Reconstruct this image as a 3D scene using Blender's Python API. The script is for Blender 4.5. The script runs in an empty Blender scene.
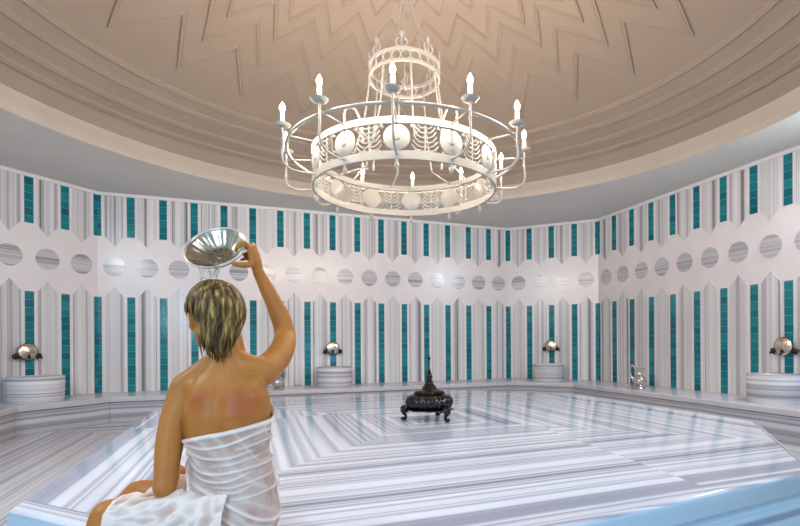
import bpy, bmesh, math, random
from mathutils import Vector, Matrix, noise as mnoise
PI = math.pi; S = 0.45                      # one wall module in metres
COL = bpy.context.scene.collection
random.seed(7)
FLOOR_H = -2.45                             # module heights are measured from eye level
def Z(h): return (h - FLOOR_H) * S
def W(x, y): return ((x - 8.0) * S, (y + 10.828) * S)   # module plan -> metres, room centre at origin
def V(x, y, h): a, b = W(x, y); return Vector((a, b, Z(h)))

# ------------------------------------------------------------------ objects
def link(o, parent=None):
    COL.objects.link(o)
    if parent is not None: o.parent = parent
    return o
def mesh_obj(name, bm, mat, parent=None, smooth=False, loc=None, rot=None):
    me = bpy.data.meshes.new(name)
    bmesh.ops.recalc_face_normals(bm, faces=bm.faces)
    bm.to_mesh(me); bm.free()
    if mat is not None: me.materials.append(mat)
    if smooth:
        for p in me.polygons: p.use_smooth = True
        if smooth != 'all':
            try: me.set_sharp_from_angle(angle=math.radians(40))
            except Exception: pass
    o = link(bpy.data.objects.new(name, me), parent)
    if loc is not None: o.location = loc
    if rot is not None: o.rotation_euler = rot
    return o
def empty(name, loc=(0, 0, 0), rz=0.0):
    o = bpy.data.objects.new(name, None); o.empty_display_size = .1
    link(o); o.location = loc; o.rotation_euler = (0, 0, rz); return o
def tag(o, label, cat, group=None, kind=None):
    o['label'] = label; o['category'] = cat
    if group: o['group'] = group
    if kind: o['kind'] = kind
    return o
def struct(o): o['kind'] = 'structure'; return o
def copy_tree(o, parent=None):
    c = o.copy(); COL.objects.link(c)
    if parent is not None: c.parent = parent
    for ch in list(o.children): copy_tree(ch, c)
    return c
def dup(o, parent, M):
    c = o.copy(); COL.objects.link(c); c.parent = parent
    c.matrix_basis = M; return c

# ------------------------------------------------------------------ shapes
def box(bm, c, s, rz=0.0, bev=0.0):
    r = bmesh.ops.create_cube(bm, size=1.0)
    M = Matrix.Translation(c) @ Matrix.Rotation(rz, 4, 'Z') @ Matrix.Diagonal((s[0], s[1], s[2], 1))
    bmesh.ops.transform(bm, matrix=M, verts=r['verts'])
    if bev:
        es = list({e for v in r['verts'] for e in v.link_edges})
        bmesh.ops.bevel(bm, geom=es, offset=bev, segments=3, affect='EDGES', profile=.5)
def lathe(bm, prof, n=32, M=None, rfun=None, cap=True):
    rings = []
    M = M or Matrix.Identity(4)
    for (r, z) in prof:
        ring = []
        for k in range(n):
            a = 2 * PI * k / n
            rr = r if rfun is None else rfun(r, z, a)
            ring.append(bm.verts.new(M @ Vector((rr * math.cos(a), rr * math.sin(a), z))))
        rings.append(ring)
    for a, b in zip(rings, rings[1:]):
        for k in range(n):
            bm.faces.new((a[k], a[(k + 1) % n], b[(k + 1) % n], b[k]))
    if cap:
        bm.faces.new(rings[0][::-1]); bm.faces.new(rings[-1])
def frame_from(t):
    t = t.normalized(); up = Vector((0, 0, 1)) if abs(t.z) < .95 else Vector((1, 0, 0))
    u = t.cross(up).normalized(); v = u.cross(t).normalized(); return u, v
def tube(bm, pts, rad, n=8, closed=False, flat=(1, 1), ends=True):
    pts = [Vector(p) for p in pts]; m = len(pts)
    rads = rad if isinstance(rad, (list, tuple)) else [rad] * m
    rings = []; pu = None
    for i, p in enumerate(pts):
        if closed: t = pts[(i + 1) % m] - pts[i - 1]
        else: t = pts[min(i + 1, m - 1)] - pts[max(i - 1, 0)]
        t.normalize()
        if pu is None: u, v = frame_from(t)
        else:
            u = (pu - t * pu.dot(t))
            if u.length < 1e-6: u, v = frame_from(t)
            u.normalize(); v = t.cross(u) * -1
        v = u.cross(t).normalized(); pu = u
        rings.append([bm.verts.new(p + (u * math.cos(2 * PI * k / n) * flat[0] + v * math.sin(2 * PI * k / n) * flat[1]) * rads[i]) for k in range(n)])
    L = list(zip(rings, rings[1:]))
    if closed: L.append((rings[-1], rings[0]))
    for a, b in L:
        for k in range(n): bm.faces.new((a[k], a[(k + 1) % n], b[(k + 1) % n], b[k]))
    if not closed and ends:
        bm.faces.new(rings[0][::-1]); bm.faces.new(rings[-1])
def ball(bm, c, r, u=16, v=10, sc=(1, 1, 1), M=None):
    T = Matrix.Translation(c) @ (M or Matrix.Identity(4)) @ Matrix.Diagonal((r * sc[0], r * sc[1], r * sc[2], 1))
    bmesh.ops.create_uvsphere(bm, u_segments=u, v_segments=v, radius=1.0, matrix=T)
def prism(bm, poly, t0, t1, M):
    """polygon in the local x/z plane, thickened along local y from t0 to t1"""
    a = [bm.verts.new(M @ Vector((p[0], t0, p[1]))) for p in poly]
    b = [bm.verts.new(M @ Vector((p[0], t1, p[1]))) for p in poly]
    bm.faces.new(a); bm.faces.new(b[::-1]); n = len(poly)
    for k in range(n): bm.faces.new((a[k], b[k], b[(k + 1) % n], a[(k + 1) % n]))
def bez(p0, p1, p2, p3, n=10):
    p0, p1, p2, p3 = map(Vector, (p0, p1, p2, p3)); o = []
    for i in range(n + 1):
        t = i / n; s = 1 - t
        o.append(p0 * s**3 + p1 * 3 * s * s * t + p2 * 3 * s * t * t + p3 * t**3)
    return o
def spline(pts, n=6):
    P = [Vector(p) for p in pts]; P = [P[0] * 2 - P[1]] + P + [P[-1] * 2 - P[-2]]; o = []
    for i in range(1, len(P) - 2):
        for k in range(n):
            t = k / n
            o.append(.5 * ((2 * P[i]) + (P[i + 1] - P[i - 1]) * t + (2 * P[i - 1] - 5 * P[i] + 4 * P[i + 1] - P[i + 2]) * t * t + (3 * P[i] - P[i - 1] - 3 * P[i + 1] + P[i + 2]) * t**3))
    o.append(P[-2]); return o

# ------------------------------------------------------------------ materials
class Mat:
    def __init__(s, name):
        s.m = bpy.data.materials.new(name); s.m.use_nodes = True
        s.t = s.m.node_tree; s.b = s.t.nodes['Principled BSDF']; s.out = s.t.nodes['Material Output']
    def n(s, typ, **kw):
        x = s.t.nodes.new(typ)
        for k, v in kw.items(): setattr(x, k, v)
        return x
    def l(s, a, b): s.t.links.new(a, b)
    def math(s, op, a, b=None, c=None):
        x = s.n('ShaderNodeMath', operation=op)
        for i, v in enumerate((a, b, c)):
            if v is None: continue
            if isinstance(v, (int, float)): x.inputs[i].default_value = v
            else: s.l(v, x.inputs[i])
        return x.outputs[0]
    def ramp(s, fac, stops, interp='LINEAR'):
        x = s.n('ShaderNodeValToRGB'); x.color_ramp.interpolation = interp
        e = x.color_ramp.elements
        while len(e) < len(stops): e.new(.5)
        for k, (p, c) in enumerate(stops): e[k].position = p; e[k].color = (*c, 1)
        s.l(fac, x.inputs[0]); return x.outputs[0]
    def mix(s, fac, a, b, blend='MIX'):
        x = s.n('ShaderNodeMix', data_type='RGBA', blend_type=blend)
        for i, v in ((0, fac), (6, a), (7, b)):
            if isinstance(v, (int, float)): x.inputs[i].default_value = v
            elif isinstance(v, tuple): x.inputs[i].default_value = (*v, 1)
            else: s.l(v, x.inputs[i])
        return x.outputs[2]
    def set(s, **kw):
        for k, v in kw.items():
            i = s.b.inputs[k.replace('_', ' ')]
            if isinstance(v, (int, float)): i.default_value = v
            elif isinstance(v, tuple): i.default_value = (*v, 1) if len(i.default_value) == 4 else v
            else: s.l(v, i)
        return s
def srgb(r, g, b):
    f = lambda c: (c / 255 / 12.92) if c / 255 <= .04045 else ((c / 255 + .055) / 1.055) ** 2.4
    return (f(r), f(g), f(b))
def plain(name, col, rough=.5, metal=0.0, spec=.5, bump=0.0, bscale=40):
    m = Mat(name); m.set(Roughness=rough, Metallic=metal, Specular_IOR_Level=spec)
    tc = m.n('ShaderNodeTexCoord'); nz = m.n('ShaderNodeTexNoise'); nz.inputs['Scale'].default_value = bscale
    m.l(tc.outputs['Object'], nz.inputs['Vector'])
    c = m.mix(nz.outputs['Fac'], tuple(x * .93 for x in col), tuple(min(1, x * 1.07) for x in col)); m.set(Base_Color=c)
    if bump:
        b = m.n('ShaderNodeBump'); b.inputs['Strength'].default_value = bump; b.inputs['Distance'].default_value = .01
        m.l(nz.outputs['Fac'], b.inputs['Height']); m.l(b.outputs[0], m.b.inputs['Normal'])
    return m.m
def stripes(m, coord, scale, seed, stops, wob=None, detail=2.5):
    """one-dimensional veined marble: coord is a scalar socket"""
    if wob is not None: coord = m.math('ADD', coord, wob)
    a = m.n('ShaderNodeTexNoise', noise_dimensions='1D'); a.inputs['Scale'].default_value = scale; a.inputs['Detail'].default_value = detail; a.inputs['Roughness'].default_value = .62
    m.l(m.math('ADD', coord, seed), a.inputs['W'])
    return m.ramp(a.outputs['Fac'], stops)
def wobble(m, vec, amt, scale=1.2):
    nz = m.n('ShaderNodeTexNoise'); nz.inputs['Scale'].default_value = scale; nz.inputs['Detail'].default_value = 2
    m.l(vec, nz.inputs['Vector'])
    return m.math('MULTIPLY', m.math('SUBTRACT', nz.outputs['Fac'], .5), amt)
WHITE = srgb(226, 222, 224); LG = srgb(200, 196, 199); MG = srgb(160, 155, 160); DG = srgb(122, 117, 122)
STOPS = [(.30, WHITE), (.40, srgb(214, 209, 210)), (.46, LG), (.50, srgb(222, 217, 217)), (.55, LG), (.60, MG), (.66, srgb(196, 190, 192)), (.72, DG)]
def marble(name, axis, scale, rough=.14, stops=STOPS, wamt=.02, rnd=True, spec=.5):
    m = Mat(name); tc = m.n('ShaderNodeTexCoord'); sp = m.n('ShaderNodeSeparateXYZ'); m.l(tc.outputs['Object'], sp.inputs[0])
    seed = 0.0
    if rnd:
        oi = m.n('ShaderNodeObjectInfo'); seed = m.math('MULTIPLY', oi.outputs['Random'], 57.0)
    c = stripes(m, sp.outputs[axis], scale, seed, stops, wobble(m, tc.outputs['Object'], wamt))
    m.set(Base_Color=c, Roughness=rough, Specular_IOR_Level=spec); return m.m

M_PANEL = marble('striped wall marble', 0, 9.5, rough=.22)
M_MEDAL = marble('striped medallion marble', 2, 7.0, rough=.2, stops=[(.3, srgb(205, 202, 206)), (.45, srgb(176, 172, 178)), (.52, srgb(205, 200, 204)), (.6, srgb(140, 136, 142)), (.7, srgb(180, 176, 180))])
M_BENCH = marble('grey striped bench marble', 2, 6.5, rough=.16, rnd=False, wamt=.03, stops=[(.28, srgb(206, 204, 209)), (.42, srgb(170, 168, 176)), (.5, srgb(194, 192, 198)), (.56, srgb(132, 131, 141)), (.64, srgb(178, 176, 183)), (.71, srgb(116, 115, 125))])
M_BASIN = marble('veined basin marble', 2, 4.6, rough=.2, wamt=.03, stops=[(.25, srgb(228, 226, 230)), (.40, srgb(196, 194, 200)), (.47, srgb(222, 220, 224)), (.54, srgb(146, 144, 153)), (.60, srgb(206, 204, 209)), (.70, srgb(126, 124, 133))])
M_WHITE = plain('white wall marble', srgb(228, 220, 221), rough=.28, bscale=3)
M_TRIM = plain('white cornice paint', srgb(228, 222, 220), rough=.5)
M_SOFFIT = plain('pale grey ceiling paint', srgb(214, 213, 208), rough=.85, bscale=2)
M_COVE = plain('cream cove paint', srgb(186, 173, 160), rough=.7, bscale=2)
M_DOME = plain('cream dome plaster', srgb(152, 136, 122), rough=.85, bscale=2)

def tile_mat():
    m = Mat('teal glazed tile'); tc = m.n('ShaderNodeTexCoord'); sp = m.n('ShaderNodeSeparateXYZ'); m.l(tc.outputs['Object'], sp.inputs[0])
    oi = m.n('ShaderNodeObjectInfo')
    h = .235 * S
    q = m.math('DIVIDE', sp.outputs[2], h); fl = m.math('FLOOR', q); fr = m.math('SUBTRACT', q, fl)
    g = m.math('LESS_THAN', fr, .05)
    wn = m.n('ShaderNodeTexWhiteNoise', noise_dimensions='1D'); m.l(m.math('ADD', fl, m.math('MULTIPLY', oi.outputs['Random'], 311.0)), wn.inputs['W'])
    base = m.ramp(wn.outputs['Value'], [(0, srgb(0, 96, 110)), (.3, srgb(2, 112, 126)), (.6, srgb(0, 124, 134)), (1, srgb(14, 140, 148))])
    nz = m.n('ShaderNodeTexNoise'); nz.inputs['Scale'].default_value = 26; nz.inputs['Detail'].default_value = 4; m.l(tc.outputs['Object'], nz.inputs['Vector'])
    base = m.mix(m.math('MULTIPLY', nz.outputs['Fac'], .45), base, srgb(10, 92, 104))
    c = m.mix(g, base, srgb(96, 158, 165))
    bp = m.n('ShaderNodeBump'); bp.inputs['Strength'].default_value = .25; bp.inputs['Distance'].default_value = .004
    m.l(m.math('ADD', nz.outputs['Fac'], wn.outputs['Value']), bp.inputs['Height']); m.l(bp.outputs[0], m.b.inputs['Normal'])
    m.set(Base_Color=c, Roughness=.12, Specular_IOR_Level=.5); return m.m
M_TILE = tile_mat()

def slab_mat():
    """mitred stripes: four triangles whose stripes run along their own edge"""
    m = Mat('polished striped platform marble'); tc = m.n('ShaderNodeTexCoord'); sp = m.n('ShaderNodeSeparateXYZ'); m.l(tc.outputs['Object'], sp.inputs[0])
    x, y, z = sp.outputs; ax = m.math('ABSOLUTE', x); ay = m.math('ABSOLUTE', y)
    isx = m.math('GREATER_THAN', ax, ay)
    wob = wobble(m, tc.outputs['Object'], .035, .8)
    tx = m.math('ADD', ax, m.math('MULTIPLY', m.math('GREATER_THAN', x, 0.0), 11.3))
    ty = m.math('ADD', ay, m.math('MULTIPLY', m.math('GREATER_THAN', y, 0.0), 23.7))
    # a butt joint across each triangle shifts the veins
    jx = m.math('MULTIPLY', m.math('GREATER_THAN', m.math('ADD', y, m.math('MULTIPLY', ax, .12)), .75), .07)
    jy = m.math('MULTIPLY', m.math('GREATER_THAN', m.math('ADD', x, m.math('MULTIPLY', ay, .12)), .75), .07)
    tx = m.math('ADD', tx, m.math('MULTIPLY', jx, m.math('LESS_THAN', ax, SLAB_A - .06))); ty = m.math('ADD', ty, m.math('MULTIPLY', jy, m.math('LESS_THAN', ay, SLAB_A - .06)))
    t = m.math('ADD', m.math('MULTIPLY', tx, isx), m.math('MULTIPLY', ty, m.math('SUBTRACT', 1.0, isx)))
    t = m.math('ADD', m.math('MINIMUM', t, 999.0), wob)
    st = [(.26, srgb(224, 231, 247)), (.40, srgb(210, 217, 235)), (.46, srgb(164, 171, 192)), (.50, srgb(224, 231, 247)), (.55, srgb(186, 193, 214)), (.60, srgb(150, 157, 180)), (.66, srgb(206, 213, 232)), (.74, srgb(136, 143, 166))]
    top = stripes(m, t, 5.4, 3.1, st, detail=1.5)
    # planks laid along the four cut corners
    dg = m.math('DIVIDE', m.math('ADD', ax, ay), 1.41421)
    lim = m.math('ADD', m.math('MULTIPLY', m.math('GREATER_THAN', x, 0.0), SLAB_DR - SLAB_DL), SLAB_DL - .10)
    top = m.mix(m.math('GREATER_THAN', dg, lim), top, stripes(m, m.math('ADD', dg, wob), 9.0, 41.0, st))
    ln = m.math('LESS_THAN', m.math('ABSOLUTE', m.math('SUBTRACT', dg, lim)), .006)
    top = m.mix(m.math('MULTIPLY', ln, .6), top, srgb(140, 142, 152))
    m.set(Base_Color=top, Roughness=.12, Specular_IOR_Level=.40)
    return m.m
SLAB_A, SLAB_CL, SLAB_CR = 5.46 * S, 1.97 * S, 2.62 * S
SLAB_DL = 8.93 * S / math.sqrt(2); SLAB_DR = 8.19 * S / math.sqrt(2) + .06
M_SLAB = slab_mat()
def floor_mat():
    m = Mat('grey striped floor marble'); tc = m.n('ShaderNodeTexCoord'); sp = m.n('ShaderNodeSeparateXYZ'); m.l(tc.outputs['Object'], sp.inputs[0])
    x, y, z = sp.outputs; ax = m.math('ABSOLUTE', x); ay = m.math('ABSOLUTE', y)
    isx = m.math('GREATER_THAN', ax, ay)
    t = m.math('ADD', m.math('MULTIPLY', ax, isx), m.math('MULTIPLY', m.math('ADD', ay, 31.0), m.math('SUBTRACT', 1.0, isx)))
    c = stripes(m, t, 7.0, 5.7, [(.28, srgb(208, 206, 211)), (.42, srgb(178, 176, 182)), (.5, srgb(198, 196, 201)), (.57, srgb(150, 148, 157)), (.66, srgb(186, 184, 190)), (.74, srgb(136, 134, 143))], wobble(m, tc.outputs['Object'], .03, .9))
    m.set(Base_Color=c, Roughness=.2); return m.m
M_FLOOR = floor_mat()
M_CHAND = plain('white painted iron', srgb(160, 156, 150), rough=.4)
M_CANDLE = plain('ivory candle sleeve', srgb(240, 228, 205), rough=.5)
M_CHROME = plain('polished chrome', srgb(215, 212, 208), rough=.1, metal=1.0)
M_SILVER = plain('tinned silver', srgb(176, 174, 160), rough=.27, metal=1.0, bscale=30)
M_RIM = plain('bright silver rim', srgb(228, 226, 220), rough=.35, metal=.9)
M_COVER = plain('satin nickel', srgb(226, 206, 190), rough=.24, metal=1.0)
M_BRONZE = plain('dark bronze', srgb(62, 42, 34), rough=.3, metal=.8)
M_BLACK = plain('blackened cast metal', srgb(13, 11, 12), rough=.16, metal=0.0, spec=.5, bscale=25, bump=.1)
def emis(name, col, s):
    m = Mat(name); m.set(Base_Color=col, Emission_Color=col, Emission_Strength=s); return m.m
M_BULB = emis('glowing bulb glass', (1.0, .78, .48), 28.0)

# ------------------------------------------------------------------ the room
c45 = math.cos(PI / 4)
CORN = {'left': (-4 * c45, -4 * c45 - 16, -4 * c45, -4 * c45), 'back_left': (-4 * c45, -4 * c45, 0, 0), 'back': (0, 0, 16, 0),
        'back_right': (16, 0, 16 + 4 * c45, -4 * c45), 'right': (16 + 4 * c45, -4 * c45, 16 + 4 * c45, -4 * c45 - 16)}
OCT = [(0, 0), (16, 0), (16 + 4 * c45, -4 * c45), (16 + 4 * c45, -4 * c45 - 16), (16, -8 * c45 - 16), (0, -8 * c45 - 16), (-4 * c45, -4 * c45 - 16), (-4 * c45, -4 * c45)]
H_TOP, H_BOT, H_SOF = 5.19, -1.628, 5.30
UF, UT, LT, LF, MC = 3.78, 3.43, 2.03, 1.68, 2.73

bm = bmesh.new(); bm.faces.new([bm.verts.new(V(x, y, FLOOR_H)) for x, y in OCT][::-1])
r = bmesh.ops.extrude_face_region(bm, geom=bm.faces[:]); bmesh.ops.translate(bm, vec=(0, 0, -.12), verts=[v for v in r['geom'] if isinstance(v, bmesh.types.BMVert)])
struct(mesh_obj('floor', bm, M_FLOOR))

protos = {}
def inlay(kind):
    """shared meshes, local x along the wall, -y towards the room, z up, origin at eye height"""
    if kind in protos: return protos[kind]
    bm = bmesh.new(); I = Matrix.Identity(4); t = -.012; w = .28
    P = {'upper_panel': [(-w, UF), (0, UT), (w, UF), (w, H_TOP), (-w, H_TOP)],
         'lower_panel': [(-w, H_BOT), (w, H_BOT), (w, LF), (0, LT), (-w, LF)],
         'upper_strip': [(-.12, UF), (.12, UF), (.12, H_TOP), (-.12, H_TOP)],
         'lower_strip': [(-.12, H_BOT), (.12, H_BOT), (.12, LF), (-.12, LF)],
         'upper_half': [(-.06, UF), (.06, UF), (.06, H_TOP), (-.06, H_TOP)],
         'lower_half': [(-.06, H_BOT), (.06, H_BOT), (.06, LF), (-.06, LF)],
         'medallion': [(.33 * math.cos(a * PI / 24), .33 * math.sin(a * PI / 24)) for a in range(48)]}[kind]
    th = {'p': .006, 's': .005, 'h': .005, 'n': .006}
    d = -.006
    prism(bm, [(x * S, y * S) for x, y in P], d, .01, I)
    me = bpy.data.meshes.new(kind); bmesh.ops.recalc_face_normals(bm, faces=bm.faces); bm.to_mesh(me); bm.free()
    me.materials.append(M_MEDAL if kind == 'medallion' else M_PANEL if 'panel' in kind else M_TILE)
    protos[kind] = me; return me
NAMES = {'upper_panel': 'marble_panel', 'lower_panel': 'marble_panel', 'upper_strip': 'tile_strip', 'lower_strip': 'tile_strip', 'upper_half': 'tile_strip', 'lower_half': 'tile_strip', 'medallion': 'medallion'}
WALLS = {}
for side, (x0, y0, x1, y1) in CORN.items():
    n = int(round(math.hypot(x1 - x0, y1 - y0))); a = V(x0, y0, 0); b = V(x1, y1, 0); a.z = b.z = 0
    d = (b - a).normalized(); ang = math.atan2(d.y, d.x); L = (b - a).length
    # wall local frame: origin at its left end seen from the room, x along it, +y outwards
    bm = bmesh.new(); e = .12 * math.tan(PI / 8)
    z0, z1 = -.1, Z(H_SOF)
    q = [(0, 0), (L, 0), (L + e, .12), (-e, .12)]
    lo = [bm.verts.new((x, y, z0)) for x, y in q]; hi = [bm.verts.new((x, y, z1)) for x, y in q]
    bm.faces.new(lo[::-1]); bm.faces.new(hi)
    for k in range(4): bm.faces.new((lo[k], lo[(k + 1) % 4], hi[(k + 1) % 4], hi[k]))
    w = struct(mesh_obj('wall_' + side, bm, M_WHITE, loc=a, rot=(0, 0, ang))); WALLS[side] = (w, L, n, a, ang)
    def put(kind, u, z=0.0):
        o = bpy.data.objects.new(NAMES[kind], inlay(kind)); link(o, w); o.location = (u * S, 0, Z(0) + z)
    for k in range(n):
        put('upper_panel', k + .5); put('lower_panel', k + .5); put('medallion', k + .5, MC * S)
        if k: put('upper_strip', k); put('lower_strip', k)
    for u in (.06, n - .06): put('upper_half', u); put('lower_half', u)
    bm = bmesh.new(); box(bm, (L / 2, -.012, Z((H_TOP + H_SOF) / 2)), (L, .03, (H_SOF - H_TOP) * S), bev=.006)
    struct(mesh_obj('trim_%d' % (len(WALLS)), bm, M_TRIM, loc=a, rot=(0, 0, ang)))

# ceiling: flat grey soffit with a round opening, dome with ring and zigzag mouldings
DC = V(7.68, -11.0, 0); DC.z = 0
RS = 9.2 * S
bm = bmesh.new(); NS = 160; inner = []; outer = []; inn2 = []; out2 = []
pts = [Vector(W(x, y)) for x, y in OCT]
for k in range(NS):
    a = 2 * PI * k / NS; dv = Vector((math.cos(a), math.sin(a)))
    inner.append(Vector((DC.x + RS * dv.x, DC.y + RS * dv.y)))
    best = 1e9                                        # where the ray meets the octagon
    for p, q in zip(pts, pts[1:] + pts[:1]):
        e = q - p; w_ = Vector((DC.x, DC.y)) - p; den = dv.x * e.y - dv.y * e.x
        if abs(den) < 1e-9: continue
        t = (e.x * w_.y - e.y * w_.x) / den; u = (dv.x * w_.y - dv.y * w_.x) / den
        if t > 0 and -1e-6 <= u <= 1 + 1e-6: best = min(best, t)
    outer.append(Vector((DC.x + (best + .1) * dv.x, DC.y + (best + .1) * dv.y)))
zs = Z(H_SOF)
def ringv(L, z): return [bm.verts.new((p.x, p.y, z)) for p in L]
i0, o0, i1, o1 = ringv(inner, zs), ringv(outer, zs), ringv(inner, zs + .06), ringv(outer, zs + .06)
for k in range(NS):
    j = (k + 1) % NS
    for A, B in ((i0, o0), (o0, o1), (o1, i1), (i1, i0)): bm.faces.new((A[k], A[j], B[j], B[k]))
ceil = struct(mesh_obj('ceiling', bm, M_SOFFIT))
def dome_h(r): return 8.62 - (16.8 - math.sqrt(16.8**2 - r * r))
prof = [(9.2, 5.30), (9.2, 5.36), (9.15, 5.47), (9.06, 5.57), (8.98, 5.66), (8.94, 5.72), (8.92, 5.90), (8.90, 6.02), (8.84, 6.12), (8.72, dome_h(8.72))]
cove = [(r_ * S, Z(h_)) for r_, h_ in prof[:6]]
bm = bmesh.new(); lathe(bm, [(r_ - .004, z_) for r_, z_ in cove] + [(9.199 * S, Z(5.72)), (9.199 * S - .003, Z(5.302)), (cove[0][0] - .004, cove[0][1])], n=160, cap=False)
bmesh.ops.remove_doubles(bm, verts=bm.verts, dist=1e-5)
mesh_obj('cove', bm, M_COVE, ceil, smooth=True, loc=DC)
bm = bmesh.new()
inner_p = [(r_ * S, Z(h_)) for r_, h_ in prof[5:]] + [(r_ * S, Z(dome_h(r_))) for r_ in [8.4 - .4 * k for k in range(21)]] + [(.15 * S, Z(dome_h(.15)))]
lathe(bm, inner_p + [(r_, z_ + .08) for r_, z_ in inner_p[::-1]], n=160, cap=False)
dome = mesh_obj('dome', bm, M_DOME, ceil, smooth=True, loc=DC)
for r_ in (8.72, 8.36, 7.88, 7.46):
    bm = bmesh.new(); h_ = dome_h(r_)
    lathe(bm, [((r_ + .07) * S, Z(h_ - .03)), ((r_ + .07) * S, Z(h_ - .075)), ((r_ + .04) * S, Z(h_ - .085)), ((r_ - .05) * S, Z(h_ - .02)), ((r_ - .07) * S, Z(h_ + .06)), ((r_ + .07) * S, Z(h_ + .02)), ((r_ + .07) * S, Z(h_ - .03))], n=160, cap=False)
    mesh_obj('ring_moulding', bm, M_DOME, dome, smooth=True)
def dome_pt(r, a, lift=0.0):
    return Vector((r * S * math.cos(a), r * S * math.sin(a), Z(dome_h(r)) - lift))
for (rt, rn) in ((6.78, 5.48), (5.75, 4.58), (4.86, 3.84), (4.08, 3.2), (3.1, 2.5)):
    bm = bmesh.new(); N = 24; P = []
    for k in range(N):
        P.append((rt, math.radians(10.6 + 15 * k))); P.append((rn, math.radians(10.6 + 15 * k + 7.5)))
    corners = [[dome_pt(r_ + dr, a_, lf) for r_, a_ in P] for dr, lf in ((.16, .001), (.14, .034), (.0, .034), (-.08, .001))]
    rows = [[bm.verts.new(p) for p in row] for row in corners]
    m_ = len(P)
    # subdivide each run so the strip hugs the dome
    bm.free(); bm = bmesh.new()
    rows = []
    for dr, lf in ((.13, -.01), (.13, .018), (.03, .024), (-.07, -.01)):
        row = []
        for k in range(m_):
            (ra, aa), (rb, ab) = P[k], P[(k + 1) % m_]
            if k == m_ - 1: ab += 2 * PI
            A = Vector((ra * math.cos(aa), ra * math.sin(aa))) * (1 + dr / ra); B = Vector((rb * math.cos(ab), rb * math.sin(ab))) * (1 + dr / rb)
            for q in range(4):
                p = A.lerp(B, q / 4); rr = p.length
                row.append(bm.verts.new((p.x * S, p.y * S, Z(dome_h(rr)) - lf)))
        rows.append(row)
    n_ = len(rows[0])
    for A, B in zip(rows, rows[1:] + rows[:1]):
        for k in range(n_): bm.faces.new((A[k], A[(k + 1) % n_], B[(k + 1) % n_], B[k]))
    mesh_obj('zigzag_moulding', bm, M_DOME, dome)

# ------------------------------------------------------------------ benches
BD = 1.9
BL = {'left': 'grey marble bench along the wall at the far left edge', 'back_left': 'grey striped marble bench on the angled wall behind the bather, under the left basin',
      'back': 'long grey marble bench along the back wall, passing behind the black brazier', 'back_right': 'short grey marble bench on the angled wall right of the brazier, under the smallest basin',
      'right': 'grey marble bench along the right wall carrying the silver jug and the rightmost basin'}
for side, (w, L, n, a, ang) in WALLS.items():
    bt = math.tan(PI / 8); d = BD * S; root = empty('marble_bench', (a.x, a.y, 0), ang)
    tag(root, BL[side], 'bench', 'wall benches')
    g = .0015
    def slab(bm, y0, y1, z0, z1, bev):
        q = [(g - y1 * bt * -1 if 0 else g + y1 * bt, -y1), (L - g - y1 * bt, -y1), (L - g - y0 * bt, -y0), (g + y0 * bt, -y0)]
        lo = [bm.verts.new((x, y, z0)) for x, y in q]; hi = [bm.verts.new((x, y, z1)) for x, y in q]
        fs = [bm.faces.new(lo[::-1]), bm.faces.new(hi)] + [bm.faces.new((lo[k], lo[(k + 1) % 4], hi[(k + 1) % 4], hi[k])) for k in range(4)]
        if bev:
            e = [x for x in fs[2].edges if abs(x.verts[0].co.z - x.verts[1].co.z) < 1e-6]
            bmesh.ops.bevel(bm, geom=e, offset=bev, segments=4, affect='EDGES', profile=.5)
    zt = Z(H_BOT)
    bm = bmesh.new(); slab(bm, .013, d, zt - .085, zt, .022); mesh_obj('seat_slab', bm, M_BENCH, root, smooth=True)
    bm = bmesh.new(); slab(bm, .013, d - .022, 0.0, zt - .085, 0); mesh_obj('front_panel', bm, M_BENCH, root)

# ------------------------------------------------------------------ central platform
pc = V(8.3, -10.87, FLOOR_H); pc.z = 0
ROOT_SLAB = empty('marble_platform', pc)
tag(ROOT_SLAB, 'large polished eight-sided striped marble platform in the middle of the room', 'platform')
OCTO = [(5.46, -2.74), (5.46, 2.9), (2.85, 5.46), (-3.49, 5.46), (-5.46, 3.49), (-5.44, -3.49), (-2.96, -5.97), (2.80, -5.38)]
def octo(a, d):
    k = 1 - (SLAB_A - a) / SLAB_A
    return [(x * S * k, y * S * k) for x, y in OCTO]
def octprism(bm, a, c, z0, z1, bev=0):
    lo = [bm.verts.new((x, y, z0)) for x, y in octo(a, c)]; hi = [bm.verts.new((x, y, z1)) for x, y in octo(a, c)]
    bm.faces.new(lo[::-1]); top = bm.faces.new(hi); bot = bm.faces[-2] if 0 else None
    for k in range(8): bm.faces.new((lo[k], lo[(k + 1) % 8], hi[(k + 1) % 8], hi[k]))
    if bev: bmesh.ops.bevel(bm, geom=list(top.edges), offset=bev, segments=5, affect='EDGES', profile=.5)
zs_ = Z(-1.5)
bm = bmesh.new(); octprism(bm, SLAB_A, 0, zs_ - .10, zs_, .03); tsl = mesh_obj('top_slab', bm, M_SLAB, ROOT_SLAB, smooth=True)
M_SLAB_BLUELIT = marble('striped platform marble with painted blue light', 2, 7.0, rough=.18, rnd=False, stops=[(.28, srgb(184, 214, 234)), (.45, srgb(166, 198, 220)), (.55, srgb(178, 208, 230)), (.62, srgb(122, 150, 174)), (.72, srgb(104, 132, 158))])  # same marble as the top, with cool blue light put into its colour
tsl.data.materials.append(M_SLAB_BLUELIT)
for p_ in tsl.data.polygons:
    if p_.normal.z < .55: p_.material_index = 1  # side faces and rounded edge take the blue-lit copy
bm = bmesh.new(); octprism(bm, SLAB_A - .025, .012, 0, zs_ - .10); mesh_obj('base', bm, M_SLAB_BLUELIT, ROOT_SLAB)

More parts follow.
